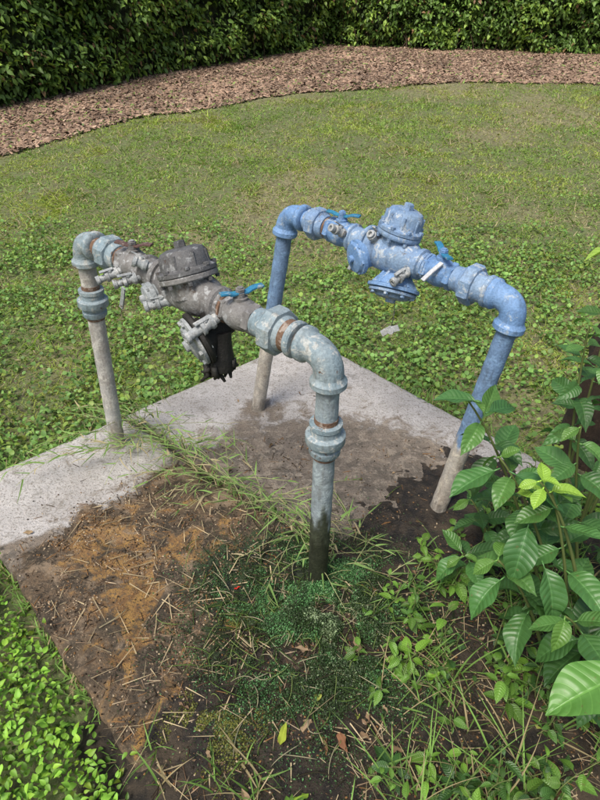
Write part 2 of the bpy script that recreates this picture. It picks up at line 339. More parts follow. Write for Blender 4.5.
# ------------------------------------------------------------------ backflow assemblies
def empty(name,loc=(0,0,0)):
    e=bpy.data.objects.new(name,None);sc.collection.objects.link(e);e.empty_display_size=.1;return e
def bez(p0,p1,p2,n=10):
    t=np.linspace(0,1,n)[:,None];return (1-t)**2*p0+2*t*(1-t)*p1+t*t*p2
def assembly(b1,E1,b2,E2,M,kind):
    root=empty('backflow_preventer')
    E1=np.array(E1,float);E2=np.array(E2,float);u=nrm(E2-E1);L=np.linalg.norm(E2-E1);k=L/1.072
    n=nrm(np.array([u[1],-u[0],0]))
    if n[1]>0:n=-n
    w=np.cross(u,n)
    if w[2]<0:w=-w
    P=lambda d,s=0,h=0:E1+u*d*k+n*s+w*h
    for i,(bs,E,dirn) in enumerate(((b1,E1,u),(b2,E2,-u))):
        bs=np.array(bs,float);ax=nrm(E-bs);H=np.linalg.norm(E-bs)
        g=Acc()
        hs=np.linspace(0,H-.05,90)
        lc=M['legcol'][i]
        segs=28;_,aa,bb2=frame(ax);th=np.arange(segs)*2*math.pi/segs
        V=[];C=[]
        for h in hs:
            r=.0302+(.004*math.exp(-h/.02))+.0005*math.sin(h*90)
            V.append(bs+ax*(h-.02)+r*(np.cos(th)[:,None]*aa+np.sin(th)[:,None]*bb2))
            for t_ in th:
                j=.12*(vn(math.cos(t_)*2+5,h*9+math.sin(t_)*2,5+i)-.5)+.06*(vn(math.cos(t_)*6+9,h*34+math.sin(t_)*6,8)-.5)
                C.append(lc(h+j))
        F=[]
        for a_ in range(len(hs)-1):
            for j in range(segs):
                q=(j+1)%segs;F.append([a_*segs+j,a_*segs+q,(a_+1)*segs+q,(a_+1)*segs+j])
        g.mesh(np.concatenate(V),F,np.array(C));g.build('riser_pipe_%d'%(i+1),M['leg'][i],root)
        g=Acc();R=.062
        path=bez(E-ax*R,E,E+dirn*R,12)
        tube(g,path,.0385,28)
        rev(g,E-ax*(R+.028),ax,[(0,.033),(.002,.044),(.006,.0475),(.020,.0475),(.026,.042),(.034,.0385)])
        rev(g,E+dirn*(R+.028),-dirn,[(0,.033),(.002,.044),(.006,.0475),(.020,.0475),(.026,.042),(.034,.0385)])
        g.build('elbow_%d'%(i+1),M['elbow'],root,40)
        c_=M['coup'][i]
        if c_:
            g=Acc();c0=bs+ax*c_
            rev(g,c0,ax,[(-.05,.031),(-.05,.039),(-.044,.043),(-.030,.043),(-.027,.039),(-.012,.039),(-.01,.052),(-.006,.054),(.016,.054),(.020,.050),(.022,.041),(.040,.040),(.042,.044),(.054,.044),(.056,.031)],28)
            g.build('riser_union_%d'%(i+1),M['elbow'],root,35)
            g=Acc();rev(g,c0,ax,[(-.062,.0308),(-.062,.0325),(-.05,.0325),(-.05,.0308)],24);rev(g,c0,ax,[(.056,.0308),(.056,.032),(.070,.032),(.07,.0308)],24)
            g.build('thread_ring_%d'%(i+1),m_rustring,root,40)
    g=Acc();rev(g,P(.06),u,[(0,0.0300),((L/k-.12)*k,.0300)],28);g.build('inner_pipe',M['nip'],root,40)
    def R_(name,prof,mat,segs=28,rot=0):
        g=Acc();rev(g,P(0),u,[(d*k,r) for d,r in prof],segs,rot);return g.build(name,mat,root,32)
    R_('union_in_body',[(.120,.030),(.121,.040),(.140,.043),(.143,.043),(.20,.044),(.222,.040),(.223,.030)],M['union'])
    R_('union_in_nut',[(.143,.040),(.145,.054),(.150,.058),(.186,.058),(.191,.054),(.193,.040)],M['union'],8,.3)
    def valve(d,idx,mat,hm):
        R_('valve_end_a_%d'%idx,[(d-.062,.030),(d-.061,.041),(d-.057,.044),(d-.040,.044),(d-.036,.040),(d-.035,.030)],mat,6,.2)
        R_('valve_body_%d'%idx,[(d-.040,.030),(d-.038,.036),(d-.025,.043),(d,.0465),(d+.025,.043),(d+.038,.036),(d+.04,.030)],mat)
        R_('valve_end_b_%d'%idx,[(d+.035,.030),(d+.036,.040),(d+.040,.044),(d+.057,.044),(d+.061,.041),(d+.062,.030)],mat,6,.2)
        g=Acc();rev(g,P(d,0,.038),w,[(0,.02),(.012,.02),(.013,.014),(.026,.014),(.026,.008),(.04,.008),(.041,0)],16)
        rev(g,P(d,0,.066),w,[(0,.013),(.008,.013),(.009,.006)],6)
        g.build('valve_stem_%d'%idx,mat,root,35)
        g=Acc();hd=nrm(M['hd'][idx-1][0]*u+M['hd'][idx-1][1]*n)
        p=P(d,0,.062)
        tube(g,[p-hd*.03,p-hd*.02,p+hd*.02,p+hd*.032+w*.006,p+hd*.045+w*.009,p+hd*.065+w*.009],1,12,flat=(.011,.003),up=w)
        tube(g,[p-hd*.02,p-hd*.035+w*.004,p-hd*.055+w*.006],1,12,flat=(.011,.003),up=w)
        g.build('valve_handle_%d'%idx,hm,root,35)
    valve(.295,1,M['valve1'],M['h1'])
    valve(.765,2,M['valve2'],M['h2'])
    R_('check_valve_body',[(.352,.030),(.353,.045),(.357,.049),(.368,.049),(.372,.042),(.40,.041),(.43,.046),(.47,.058),(.50,.064),(.60,.064),(.635,.056),(.655,.044),(.672,.042),(.674,.050),(.690,.050),(.694,.042),(.705,.040),(.706,.030)],M['body'])
    R_('body_flange',[(.428,.04),(.429,.060),(.433,.063),(.443,.063),(.447,.060),(.448,.04)],M['body'],28)
    g=Acc()
    capax=nrm(w*.90-u*.36-n*.05) if kind=='A' else nrm(w*.96+u*.10-n*.2)
    cp=P(.585,.01,-.004) if kind=='A' else P(.555,0,.012);s=1.2 if kind=='A' else 1.05
    rev(g,cp,capax,[(0,.05*s),(.046,.052*s),(.047,.068*s),(.050,.070*s),(.060,.070*s),(.063,.068*s)],32)
    g.build('cover_base',M['body'],root,35)
    g=Acc()
    rev(g,cp,capax,[(.064,.069*s),(.066,.071*s),(.076,.071*s),(.079,.066*s),(.083,.060*s),(.118,.057*s),(.130,.050*s),(.136,.036*s),(.137,0)],32)
    rev(g,cp,capax,[(.134,.017),(.153,.016),(.155,.012),(.156,0)],6)
    _,ca,cb=frame(capax)
    for i in range(8):
        t=i*math.pi/4+.2
        q=cp+capax*.078+(ca*math.cos(t)+cb*math.sin(t))*.0655*s
        rev(g,q,capax,[(0,.0085),(.008,.0085),(.009,.007)],6)
        rev(g,q+capax*(-.042),capax,[(0,.0065),(.01,.0075)],6)
        q2=cp+capax*.080+(ca*math.cos(t+.39)+cb*math.sin(t+.39))*.056*s
        tube(g,[q2,q2+capax*.040],.006,8)
    g.build('bolted_cover',M['cap'],root,35)
    if kind=='A':
        rp=P(.66,.035,-.088);rax=nrm(n*.80-w*.30-u*.26);rs=1.15
    else:
        rp=P(.60,.02,-.075);rax=nrm(n*.46-w*.85+u*.18);rs=1.25
    g=Acc();_,ra,rb=frame(rax)
    if kind=='A':
        rev(g,rp-rax*.07,rax,[(0,.034),(.05,.038),(.078,.05*rs),(.088,.066*rs),(.092,.070*rs),(.102,.070*rs),(.104,.066*rs)],32)
    else:
        rev(g,rp-rax*.07,rax,[(0,.036),(.035,.037),(.050,.042),(.068,.050*rs),(.088,.060*rs),(.092,.070*rs),(.102,.070*rs),(.104,.066*rs)],32)
        for i in range(10):
            t=i*math.pi/5;dr=ra*math.cos(t)+rb*math.sin(t)
            tube(g,[rp-rax*.035+dr*.036,rp-rax*.0+dr*.056,rp+rax*.02+dr*.074],.006,8)
    g.build('relief_valve_housing',M['relief'],root,35)
    g=Acc()
    rev(g,rp+rax*.035,rax,[(0,.060*rs),(.002,.064*rs),(.010,.064*rs),(.013,.058*rs),(.015,.048*rs),(.024,.043*rs),(.028,.030*rs),(.029,.018),(.040,.016),(.041,0)],32)
    for i in range(8):
        t=i*math.pi/4
        q=rp+rax*.045+(ra*math.cos(t)+rb*math.sin(t))*.056*rs
        rev(g,q,rax,[(0,.0075),(.009,.0075),(.010,.006)],6)
        rev(g,q-rax*.032,rax,[(0,.0065),(.009,.0075)],6)
    g.build('relief_valve_cover',M['reliefc'],root,35)
    dn=nrm(-w+n*.12)
    if kind=='A':
        g=Acc()
        rev(g,P(.69,.01,-.075),dn,[(0,.030),(.04,.032),(.07,.038),(.10,.044),(.118,.042),(.119,.034),(.09,.03)],24)
        tube(g,[P(.64,0,-.01),P(.67,0,-.08)],.042,16)
        g.build('relief_port',m_black,root,35)
        g=Acc()
        for i in range(90):
            t=rng.uniform(0,6.28);r=rng.uniform(.0,.045);p0=P(.69,.028+r*math.cos(t),-.18+rng.uniform(0,.03));p0=p0+u*r*math.sin(t)
            l=rng.uniform(.01,.045);tube(g,[p0,p0+np.array([rng.normal(0,.006),rng.normal(0,.005),-l*.6]),p0+np.array([rng.normal(0,.010),rng.normal(0,.008),-l])],[.009,.008,.004],6)
        g.build('hanging_grime',m_black,root)
    g=Acc();sax=nrm(n*.92-w*.15-u*.25) if kind=='A' else nrm(n*.85-u*.35-w*.1)
    sp_=P(.47,.025,-.02);rr=.036 if kind=='A' else .052
    rev(g,sp_,sax,[(0,rr*.8),(.035,rr*.85),(.037,rr*1.12),(.050,rr*1.12),(.052,rr),(.062,rr*.9),(.066,rr*.5),(.066,.012),(.078,.012),(.079,0)],24)
    _,a3,b3=frame(sax)
    for i in range(6):
        t=i*math.pi/3;q=sp_+sax*.050+(a3*math.cos(t)+b3*math.sin(t))*rr*.98
        rev(g,q,sax,[(0,.006),(.006,.006),(.007,.005)],6)
    g.build('side_cover',M['cover2'],root,35)
    def cock(i,d,ax,h=0,ln=.075,sc_=1.,flip=1):
        g=Acc();ax=nrm(ax);p=P(d,0,h)+ax*.03
        q=sc_
        rev(g,p,ax,[(0,.010*q),(.02,.010*q),(.021,.014*q),(.030,.0145*q),(.034,.012*q),(.038,.011*q),(.05,.0115*q),(.052,.0145*q),(.062,.0145*q),(.063,.009*q),(ln,.009*q),(ln+.001,.012*q),(ln+.012,.012*q),(ln+.013,.006*q),(ln+.004,.005*q)],14)
        side=nrm(np.cross(ax,u))*(1 if np.cross(ax,u).dot(w)>0 else -1)*flip
        c0=p+ax*.044
        rev(g,c0,side,[(0,.008*q),(.018,.007*q),(.02,.004*q),(.021,0)],10)
        tube(g,[c0+side*.019-ax*.012,c0+side*.020,c0+side*.023+ax*.03],1,10,flat=(.0055*q,.002),up=side)
        g.build('test_cock_%d'%i,M['cock'],root,35)
    if kind=='A':
        cock(1,.285,n*.85-w*.25-u*.35,-.005,.08,1.2);cock(2,.385,n*.8-w*.15-u*.4,0,.08,1.25)
        cock(3,.54,n*.85-w*.20-u*.55,-.02,.085,1.35);cock(4,.71,n*.95-w*.30-u*.15,-.01,.10,1.5)
        cock(5,.44,n*.5+w*.3-u*.5,.02,.05,1.2)
        g=Acc();q=P(.37,.10,-.02);tube(g,[q,q-w*.03-u*.01,q-w*.075-u*.03],1,10,flat=(.008,.003),up=n);g.build('hanging_lever',M['cock'],root,35)
    else:
        cock(1,.36,n*.8+w*.45-u*.2,.0,.07,1.15);cock(2,.67,n*.9-w*.3-u*.1,0,.075,1.2)
        cock(3,.50,n*.7+w*.7,.0,.06,1.1);cock(4,.42,n*.5-w*.8,0,.06,1.1)
        g=Acc();q=P(.785,.03,.045);tube(g,[q,q+n*.03-w*.02-u*.01,q+n*.062-w*.045-u*.02],1,10,flat=(.008,.003),up=w);g.build('pale_lever',m_white,root,35)
    R_('outlet_reducer',[(.826,.030),(.828,.038),(.85,.040),(.862,.040),(.863,.030)],M['union'])
    R_('union_out_body',[(.858,.030),(.860,.044),(.868,.048),(.925,.048),(.935,.042),(.955,.040),(.956,.030)],M['union'])
    R_('union_out_nut',[(.872,.044),(.875,.060),(.880,.064),(.912,.064),(.918,.060),(.920,.044)],M['union'],8,.35)
    R_('union_out_lip',[(.953,.030),(.954,.047),(.957,.049),(.968,.049),(.972,.045),(.973,.030)],M['union'])
    R_('rust_ring_a',[(.223,.031),(.224,.036),(.232,.036),(.233,.031)],m_rustring)
    R_('rust_ring_b',[(.709,.031),(.710,.043),(.719,.043),(.720,.031)],m_rustring if kind=='A' else M['union'])
    R_('rust_ring_c',[(.930,.0302),(.932,.0435),(.956,.0425),(.957,.0302)],m_rustring if kind=='A' else M['union'])
    return P,u,n,w
def lcA1(h): return (1,.99,.97) if h>.12 else (.8,.76,.68)
def lcA2(h):
    t=min(max((h-.31)/.05,0),1);g=np.array([.045,.055,.028]) if h<.24 else np.array([.10,.12,.075]);bl=np.array([.66,.80,.90]);return tuple(g*(1-t)+bl*t)
def lcB(x0):
    def f(h):
        t=min(max((h-x0)/.03,0),1);lo=np.array([1.04,.97,.88]);hi=np.array([.36,.60,1.02])
        if h<.05: lo=lo*.6
        return tuple(lo*(1-t)+hi*t)
    return f
MA=dict(leg=(m_legp,m_legp),legcol=(lcA1,lcA2),elbow=m_galv,coup=(.655,.605),nip=m_rustring,union=m_galv,valve1=m_brown,valve2=m_brown,h1=m_handle_r,h2=m_handle_b,
 body=m_brown,cap=m_dark,relief=m_black,reliefc=m_cock,cover2=m_cock,cock=m_cock,hd=((.9,-.45),(.35,-.9)))
MB=dict(leg=(m_legp,m_legp),legcol=(lcB(.40),lcB(.33)),elbow=m_blue,coup=(0,0),nip=m_blue,union=m_blued,valve1=m_blue,valve2=m_blue,h1=m_handle_b,h2=m_handle_b,
 body=m_blued,cap=m_blued,relief=m_blue,reliefc=m_blued,cover2=m_blue,cock=m_cock,hd=((.9,-.3),(-.75,-.6)))
assembly((-.764,1.956,0),(-.73,1.956,.886),(.055,1.245,0),(.072,1.245,.86),MA,'A')
PB,uB,nB,wB=assembly((-.1916,2.221,0),(-.044,2.221,.895),(.505,1.578,0),(.629,1.578,.837),MB,'B')
e=empty('metal_tag');g=Acc();p0=PB(.62,.03,-.15)
tube(g,[p0,p0-wB*.05+uB*.004,p0-wB*.10],.0015,6);g.build('wire',m_dark,e)
g=Acc();q=p0-wB*.10;tube(g,[q+uB*.03+wB*.018,q+uB*.012+wB*.006,q-wB*.010-uB*.012,q-wB*.034-uB*.034],1,12,flat=(.011,.002),up=nB);rev(g,q-wB*.004-nB*.004,nB,[(0,.015),(.008,.015)],14);g.build('tag_plate',m_white,e,35)
# ------------------------------------------------------------------ lawn grass
def padclear(X,Y,mg=.0):
    a,b=ab(X,Y);return ~((a>A0-mg)&(a<A1+mg)&(b>B0-mg)&(b<B1+mg))
blade=[leafT(3,1,'blade',d,.2) for d in (.15,.5,.9)]
Nn=310000
Y=rng.uniform(.9,11.3,Nn);X=rng.uniform(-1,1,Nn)*(.62*Y+.9)
ok=padclear(X,Y,-.012)&(Y<lawnY(X)+rng.normal(0,.14,Nn))&~inmud(X,Y)
a_,b_=ab(X,Y);ok&=~((a_<A0)&(Y<1.7)&(rng.random(Nn)<.7))
pn=fbm(X*.9,Y*.9,12);pn2=fbm(X*3,Y*3,22);pn3=fbm(X*9,Y*7,24)
ok&=rng.random(Nn)<np.clip(1.2-.45*sstep(.50,.68,pn)*sstep(3.2,5,Y)-.4*sstep(.45,.65,pn2)*sstep(3,4.5,Y)-.5*sstep(.5,.65,pn3),.2,1)
X,Y,pn,pn2,pn3=X[ok],Y[ok],pn[ok],pn2[ok],pn3[ok];n=len(X)
dry=rng.random(n)<(.12+.40*sstep(.44,.62,pn)*sstep(3.,5,Y)+.25*sstep(.5,.65,pn2))
t=rng.random(n)[:,None]
hue=fbm(X*1.7,Y*1.7,26)[:,None]
G=np.array([.20,.31,.08])*(.6+.7*t)+np.array([.08,.07,.0])*(rng.random(n)[:,None]**2)+np.array([.09,.05,.01])*sstep(.45,.65,hue)
G*= (1.45-.8*pn3-.1*pn2)[:,None]
D=np.array([.44,.38,.23])*(.6+.6*t)
C=np.where(dry[:,None],D,G)
far=np.sqrt(np.clip(Y,2,11)/3)
h=rng.uniform(.02,.052,n)*(1+.9*(.55-pn3))
tall=(rng.random(n)<.012)|((fbm(X*2.3,Y*2.3,28)>.66)&(rng.random(n)<.6)&(Y>4));h=np.where(tall,h*2.0,h)
S=np.stack([.0050*far*rng.uniform(.7,1.4,n),h*far**.3,h],1)
R=rots(rng.uniform(0,6.28,n),rng.uniform(.15,1.2,n),rng.normal(0,.2,n))
g=Acc();ty=rng.integers(0,3,n);Z=gz(X,Y)-.004
for k_ in range(3):
    m_=ty==k_;g.inst(blade[k_],np.stack([X,Y,Z],1)[m_],R[m_],S[m_],C[m_])
g.build('lawn_grass',M_grass)
rl=[leafT(4,1,'round',.15,.25),leafT(4,1,'ovate',.3,.3)]
Nn=190000
Y=1.0+rng.random(Nn)**.9*8.5;X=rng.uniform(-1,1,Nn)*(.62*Y+.9)
dn_=fbm(X*1.6,Y*1.6,41);lim=4.2+2.2*(fbm(X*.7,Y*.7,44)-.5)*2
clump=fbm(X*4,Y*4,46)
ok=padclear(X,Y,-.02)&~inmud(X,Y)&(rng.random(Nn)<np.clip(sstep(1.4,-.8,Y-lim)*(.35+.9*dn_)*(.25+1.2*sstep(.35,.6,clump)),.05*sstep(.5,.6,clump)+.02,1))
a_,b_=ab(X,Y);ok&=~((a_<A0+.02)&(Y<1.75))
X,Y,clump=X[ok],Y[ok],clump[ok];n=len(X);lay=rng.random(n)
pb=fbm(X*5,Y*5,47)
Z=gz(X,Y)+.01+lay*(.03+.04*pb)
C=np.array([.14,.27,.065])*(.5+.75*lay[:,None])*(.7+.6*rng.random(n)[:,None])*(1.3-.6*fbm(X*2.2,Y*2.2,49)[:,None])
C+=np.array([.12,.09,0])*(rng.random(n)[:,None]**3)
sz=rng.uniform(.011,.032,n)
S=np.stack([sz*rng.uniform(.5,1,n),sz,sz],1)
R=rots(rng.uniform(0,6.28,n),rng.normal(.25,.5,n),rng.normal(0,.45,n))
g=Acc();ty=rng.integers(0,2,n)
for k_ in range(2):
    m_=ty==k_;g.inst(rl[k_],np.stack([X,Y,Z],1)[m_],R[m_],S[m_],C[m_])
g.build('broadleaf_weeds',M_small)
Nn=28000
a_=rng.uniform(-1.3,A0+.015,Nn);b_=rng.uniform(-2.5,-.5,Nn);X,Y=xy(a_,b_)
hb=.070*sstep(0,.16,A0-a_)*sstep(-.52,-.75,b_)
ok=(Y>.25)&(rng.random(Nn)<.04+1.1*sstep(.02,.10,A0-a_+.05*(fbm(X*9,Y*9,3)-.5)))&(rng.random(Nn)<sstep(-.58,-.70,b_+.12*(fbm(X*8,Y*8,6)-.3)))
X,Y,hb=X[ok],Y[ok],hb[ok];n=len(X);lay=rng.random(n)**.6
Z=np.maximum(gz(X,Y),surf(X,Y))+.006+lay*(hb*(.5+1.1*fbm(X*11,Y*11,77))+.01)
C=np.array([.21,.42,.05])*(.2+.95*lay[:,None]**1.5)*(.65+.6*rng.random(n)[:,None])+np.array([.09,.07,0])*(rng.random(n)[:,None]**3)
sz=rng.uniform(.011,.027,n);S=np.stack([sz*rng.uniform(.5,.75,n),sz,sz],1)
R=rots(rng.uniform(0,6.28,n),rng.normal(.4,.5,n),rng.normal(0,.45,n))
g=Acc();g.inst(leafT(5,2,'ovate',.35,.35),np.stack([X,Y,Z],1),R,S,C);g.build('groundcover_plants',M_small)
# ------------------------------------------------------------------ mulch
xs=np.linspace(-9.5,12,120);T=np.linspace(0,1,16);XX,TT=np.meshgrid(xs,T)
YY=lawnY(XX)+(hedgeY(XX)+.6-lawnY(XX))*TT;ZZ=gz(XX,YY)+.012+.02*(fbm(XX*3,YY*3,61)-.3)-.03*(TT<.01)
ny,nx=XX.shape;ii=(np.arange(ny-1)[:,None]*nx+np.arange(nx-1)[None]).ravel()
m,nt,b=newmat('mulch_base');n2=noise(nt,14,8,.75);n3=noise(nt,60,6,.7)
c=mix(nt,ramp(nt,n2,.35,.65),(.10,.07,.05),(.25,.17,.125));c=mix(nt,ramp(nt,n3,.5,.65),c,(.34,.25,.19));nt.links.new(c,b.inputs['Base Color']);b.inputs['Roughness'].default_value=.9
bump(nt,b,n3,.8,.03)
g=Acc();g.mesh(np.stack([XX,YY,ZZ],-1).reshape(-1,3),[list(q) for q in np.stack([ii,ii+1,ii+nx+1,ii+nx],1)]);g.build('mulch_bed',m)
chipT=(np.array([[-.5,-.5,0],[.5,-.5,0],[.4,.5,0],[-.45,.5,0],[-.4,-.45,.25],[.4,-.4,.25],[.3,.45,.25],[-.35,.4,.25]],float),[[4,5,6,7],[0,1,5,4],[1,2,6,5],[2,3,7,6],[3,0,4,7]],np.zeros((8,3)))
Nn=48000;X=rng.uniform(-7,9,Nn);t=rng.random(Nn)**1.15;Y=lawnY(X)-.12+(hedgeY(X)+.3-lawnY(X))*t;X=X[Y>1];Y=Y[Y>1];n=len(X)
C=np.array([.25,.17,.12])*rng.uniform(.35,1.6,n)[:,None]*(1.5-fbm(X*2,Y*2,63))[:,None]+np.array([.10,.09,.07])*(rng.random(n)[:,None]>.85)
grn=rng.random(n)<.05;C=np.where(grn[:,None],np.array([.2,.28,.08])*rng.uniform(.5,1.2,n)[:,None],C)
s_=rng.uniform(.6,1.5,n)
S=np.stack([rng.uniform(.014,.032,n)*s_,rng.uniform(.03,.09,n)*s_,rng.uniform(.015,.035,n)],1)
R=rots(rng.uniform(0,6.28,n),rng.normal(0,.3,n),rng.normal(0,.4,n))
g=Acc();g.inst(chipT,np.stack([X,Y,gz(X,Y)+.02+.012*rng.random(n)],1),R,S,C)
g.build('mulch_chips',M_dry)
# ------------------------------------------------------------------ hedge
hx=np.linspace(-10,13,200);hy=hedgeY(hx);ds=np.hypot(np.gradient(hx),np.gradient(hy));tx,ty_=np.gradient(hx)/ds,np.gradient(hy)/ds
nxn,nyn=ty_,-tx
def hpt(sidx,h,off):
    x=np.interp(sidx,np.arange(200),hx);y=np.interp(sidx,np.arange(200),hy)
    a=np.interp(sidx,np.arange(200),nxn);b=np.interp(sidx,np.arange(200),nyn)
    z=gz(x,y)
    return x+a*off,y+b*off,z+h,a,b
hroot=empty('hedge')
hs=np.linspace(0,2.1,22);SI,HH=np.meshgrid(np.arange(200.),hs)
def bul(si,h): return .6*(fbm(si*.22,h*2.2,71)-.5)+.10*(1-((h-1)/1.05)**2)-.12
x,y,z,_,_=hpt(SI,HH,bul(SI,HH)-.14);x2,y2,z2,_,_=hpt(SI[-1:],HH[-1:],-1.3);x3,y3,z3,_,_=hpt(SI[:1],HH[:1],-1.3)
XX=np.concatenate([x,x2,x3]);YY=np.concatenate([y,y2,y3]);ZZ=np.concatenate([z,z2,z3]);ny,nx=XX.shape
ii=(np.arange(ny-1)[:,None]*nx+np.arange(nx-1)[None]).ravel()
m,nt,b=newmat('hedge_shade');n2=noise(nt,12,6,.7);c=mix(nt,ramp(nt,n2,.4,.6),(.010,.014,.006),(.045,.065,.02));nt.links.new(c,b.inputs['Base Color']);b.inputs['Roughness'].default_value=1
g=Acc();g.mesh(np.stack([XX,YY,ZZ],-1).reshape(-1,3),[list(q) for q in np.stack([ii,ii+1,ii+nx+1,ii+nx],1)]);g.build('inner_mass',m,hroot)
Nn=110000;si=rng.uniform(20,180,Nn);h=rng.random(Nn)**1.1*2.15
top=rng.random(Nn)<.08
off=bul(si,h)+rng.uniform(-.14,.18,Nn)
off=np.where(top,rng.uniform(-1.2,0,Nn),off);h=np.where(top,2.1+rng.uniform(-.05,.1,Nn),h)
keep=rng.random(Nn)<(.2+1.1*sstep(.34,.57,fbm(si*.9,h*7,73)))*(.35+.65*sstep(.0,.25,h))
si,h,off=si[keep],h[keep],off[keep];x,y,z,a,b=hpt(si,h,off)
ok=x>-7.5;x,y,z,a,b,si,h,off=[q[ok] for q in (x,y,z,a,b,si,h,off)];n=len(x)
yaw=np.arctan2(-a,b)+rng.normal(0,.9,n)
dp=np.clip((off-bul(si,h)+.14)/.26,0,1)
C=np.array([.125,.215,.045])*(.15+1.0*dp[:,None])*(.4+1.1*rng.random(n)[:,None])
br=(rng.random(n)<.30*sstep(.42,.6,fbm(si*.5,h*3,75))*1.8)&(dp>.45);C=np.where(br[:,None],np.array([.30,.44,.08])*(.6+.6*rng.random(n)[:,None]),C)
brn=rng.random(n)<.04;C=np.where(brn[:,None],np.array([.28,.17,.09])*(.5+.8*rng.random(n)[:,None]),C)
sz=rng.uniform(.05,.13,n);S=np.stack([sz*rng.uniform(.42,.6,n),sz,sz],1)
R=rots(yaw,rng.normal(-.25,.55,n),rng.normal(0,.6,n))
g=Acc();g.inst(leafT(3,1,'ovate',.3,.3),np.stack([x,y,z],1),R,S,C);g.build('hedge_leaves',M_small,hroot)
g=Acc()
for i in range(160):
    s=rng.uniform(15,180);p=[];o=rng.uniform(-.2,.0)
    for hh in np.linspace(-.05,rng.uniform(.3,.9),5):
        x,y,z,_,_=hpt(s,hh,o);p.append((float(x),float(y),float(z)));s+=rng.normal(0,.35);o+=rng.normal(0,.03)
    tube(g,p,np.linspace(.014,.006,5),5,col=(.10,.075,.05))
g.build('hedge_branches',M_dry,hroot)
# ------------------------------------------------------------------ shrub on the right
big=[leafT(16,4,'ellip',d,f,wv) for d,f,wv in ((.22,.28,.06),(.45,.35,.08),(.12,.2,.05),(.7,.4,.06))]
def yawOf(d): return math.atan2(-d[0],d[1])
def putleaf(g,p,d,length,width,col,droop=None,roll=None):
    d=nrm(d);yaw=yawOf(d);pit=math.asin(np.clip(d[2],-1,1))
    T=big[rng.integers(0,4)] if droop is None else big[droop]
    R=rots(np.array([yaw]),np.array([pit]),np.array([rng.normal(0,.3) if roll is None else roll]))
    pet=.12*length
    tube(g,[p,p+d*pet*1.05],[.0022,.0016],6,col=np.array(col)*1.2)
    g.inst(T,[p+d*pet],R,[[width,length,length]],[col])
def stem(g,gs,base,tip,nn=7,ll=.13,dark=True,bare=.35,bright=0.,sag=.12):
    base=np.array(base,float);tip=np.array(tip,float)
    midp=base*.45+tip*.55+np.array([rng.normal(0,.03),rng.normal(0,.03),sag])
    pts=bez(base,midp,tip,16);tube(gs,pts,np.linspace(.006,.0025,16),7,col=(.12,.15,.05))
    ph=rng.uniform(0,3)
    for i in range(nn):
        f=bare+(1-bare)*i/(nn-1);q=pts[min(15,int(f*15))];td=nrm(pts[min(15,int(f*15)+1)]-pts[max(0,int(f*15)-1)]) if f<1 else nrm(pts[-1]-pts[-2])
        _,a,b=frame(td);sz=ll*(1.0-.35*f**4 if f<.99 else .55)*rng.uniform(.75,1.2)
        for s_ in (0,math.pi):
            if rng.random()<.08: continue
            th=ph+s_+rng.normal(0,.25);d=(a*math.cos(th)+b*math.sin(th))*.95+td*.35+np.array([0,0,-.15])
            yg=max(0,(f-.8)/.2)
            c=np.array([.060,.150,.040])*rng.uniform(.6,1.5)
            c=c*(1-yg*.5)+np.array([.16,.32,.05])*yg*.5
            if bright: c=c*(1-bright)+np.array([.30,.50,.06])*bright*rng.uniform(.8,1.1)
            putleaf(g,q,d,sz,sz*rng.uniform(.46,.60),c)
        ph+=math.pi/2+rng.normal(0,.2)
sroot=empty('broadleaf_shrub');g=Acc();gs=Acc()
stem(g,gs,(.78,1.15,-.05),(.43,1.25,.72),7,.12)
stem(g,gs,(.80,1.12,-.05),(.50,1.15,.62),7,.135)
stem(g,gs,(.80,1.02,-.05),(.60,1.05,.60),6,.13)
stem(g,gs,(.72,1.00,-.05),(.50,1.01,.40),6,.13)
stem(g,gs,(.9,1.2,-.05),(.69,1.17,.70),7,.13)
stem(g,gs,(.9,1.35,-.05),(.78,1.33,.86),7,.085,bare=.5)
stem(g,gs,(.82,.92,-.05),(.62,.86,.38),6,.13)
stem(g,gs,(.95,1.1,-.05),(.86,1.1,.62),7,.13)
stem(g,gs,(.95,1.5,-.05),(.84,1.55,.78),7,.10,bare=.4)
stem(g,gs,(1.02,1.7,-.05),(.98,1.72,.80),7,.10,bare=.3)
stem(g,gs,(1.05,1.55,-.05),(1.0,1.5,.95),7,.10,bare=.4)
stem(g,gs,(.70,.85,-.05),(.72,.78,.28),6,.12)
stem(g,gs,(.62,1.2,-.05),(.46,1.14,.26),6,.11)
stem(g,gs,(.66,1.32,-.05),(.52,1.33,.30),6,.09)
stem(g,gs,(.80,1.02,.1),(.56,1.04,.64),3,.085,bare=.9,bright=.85)
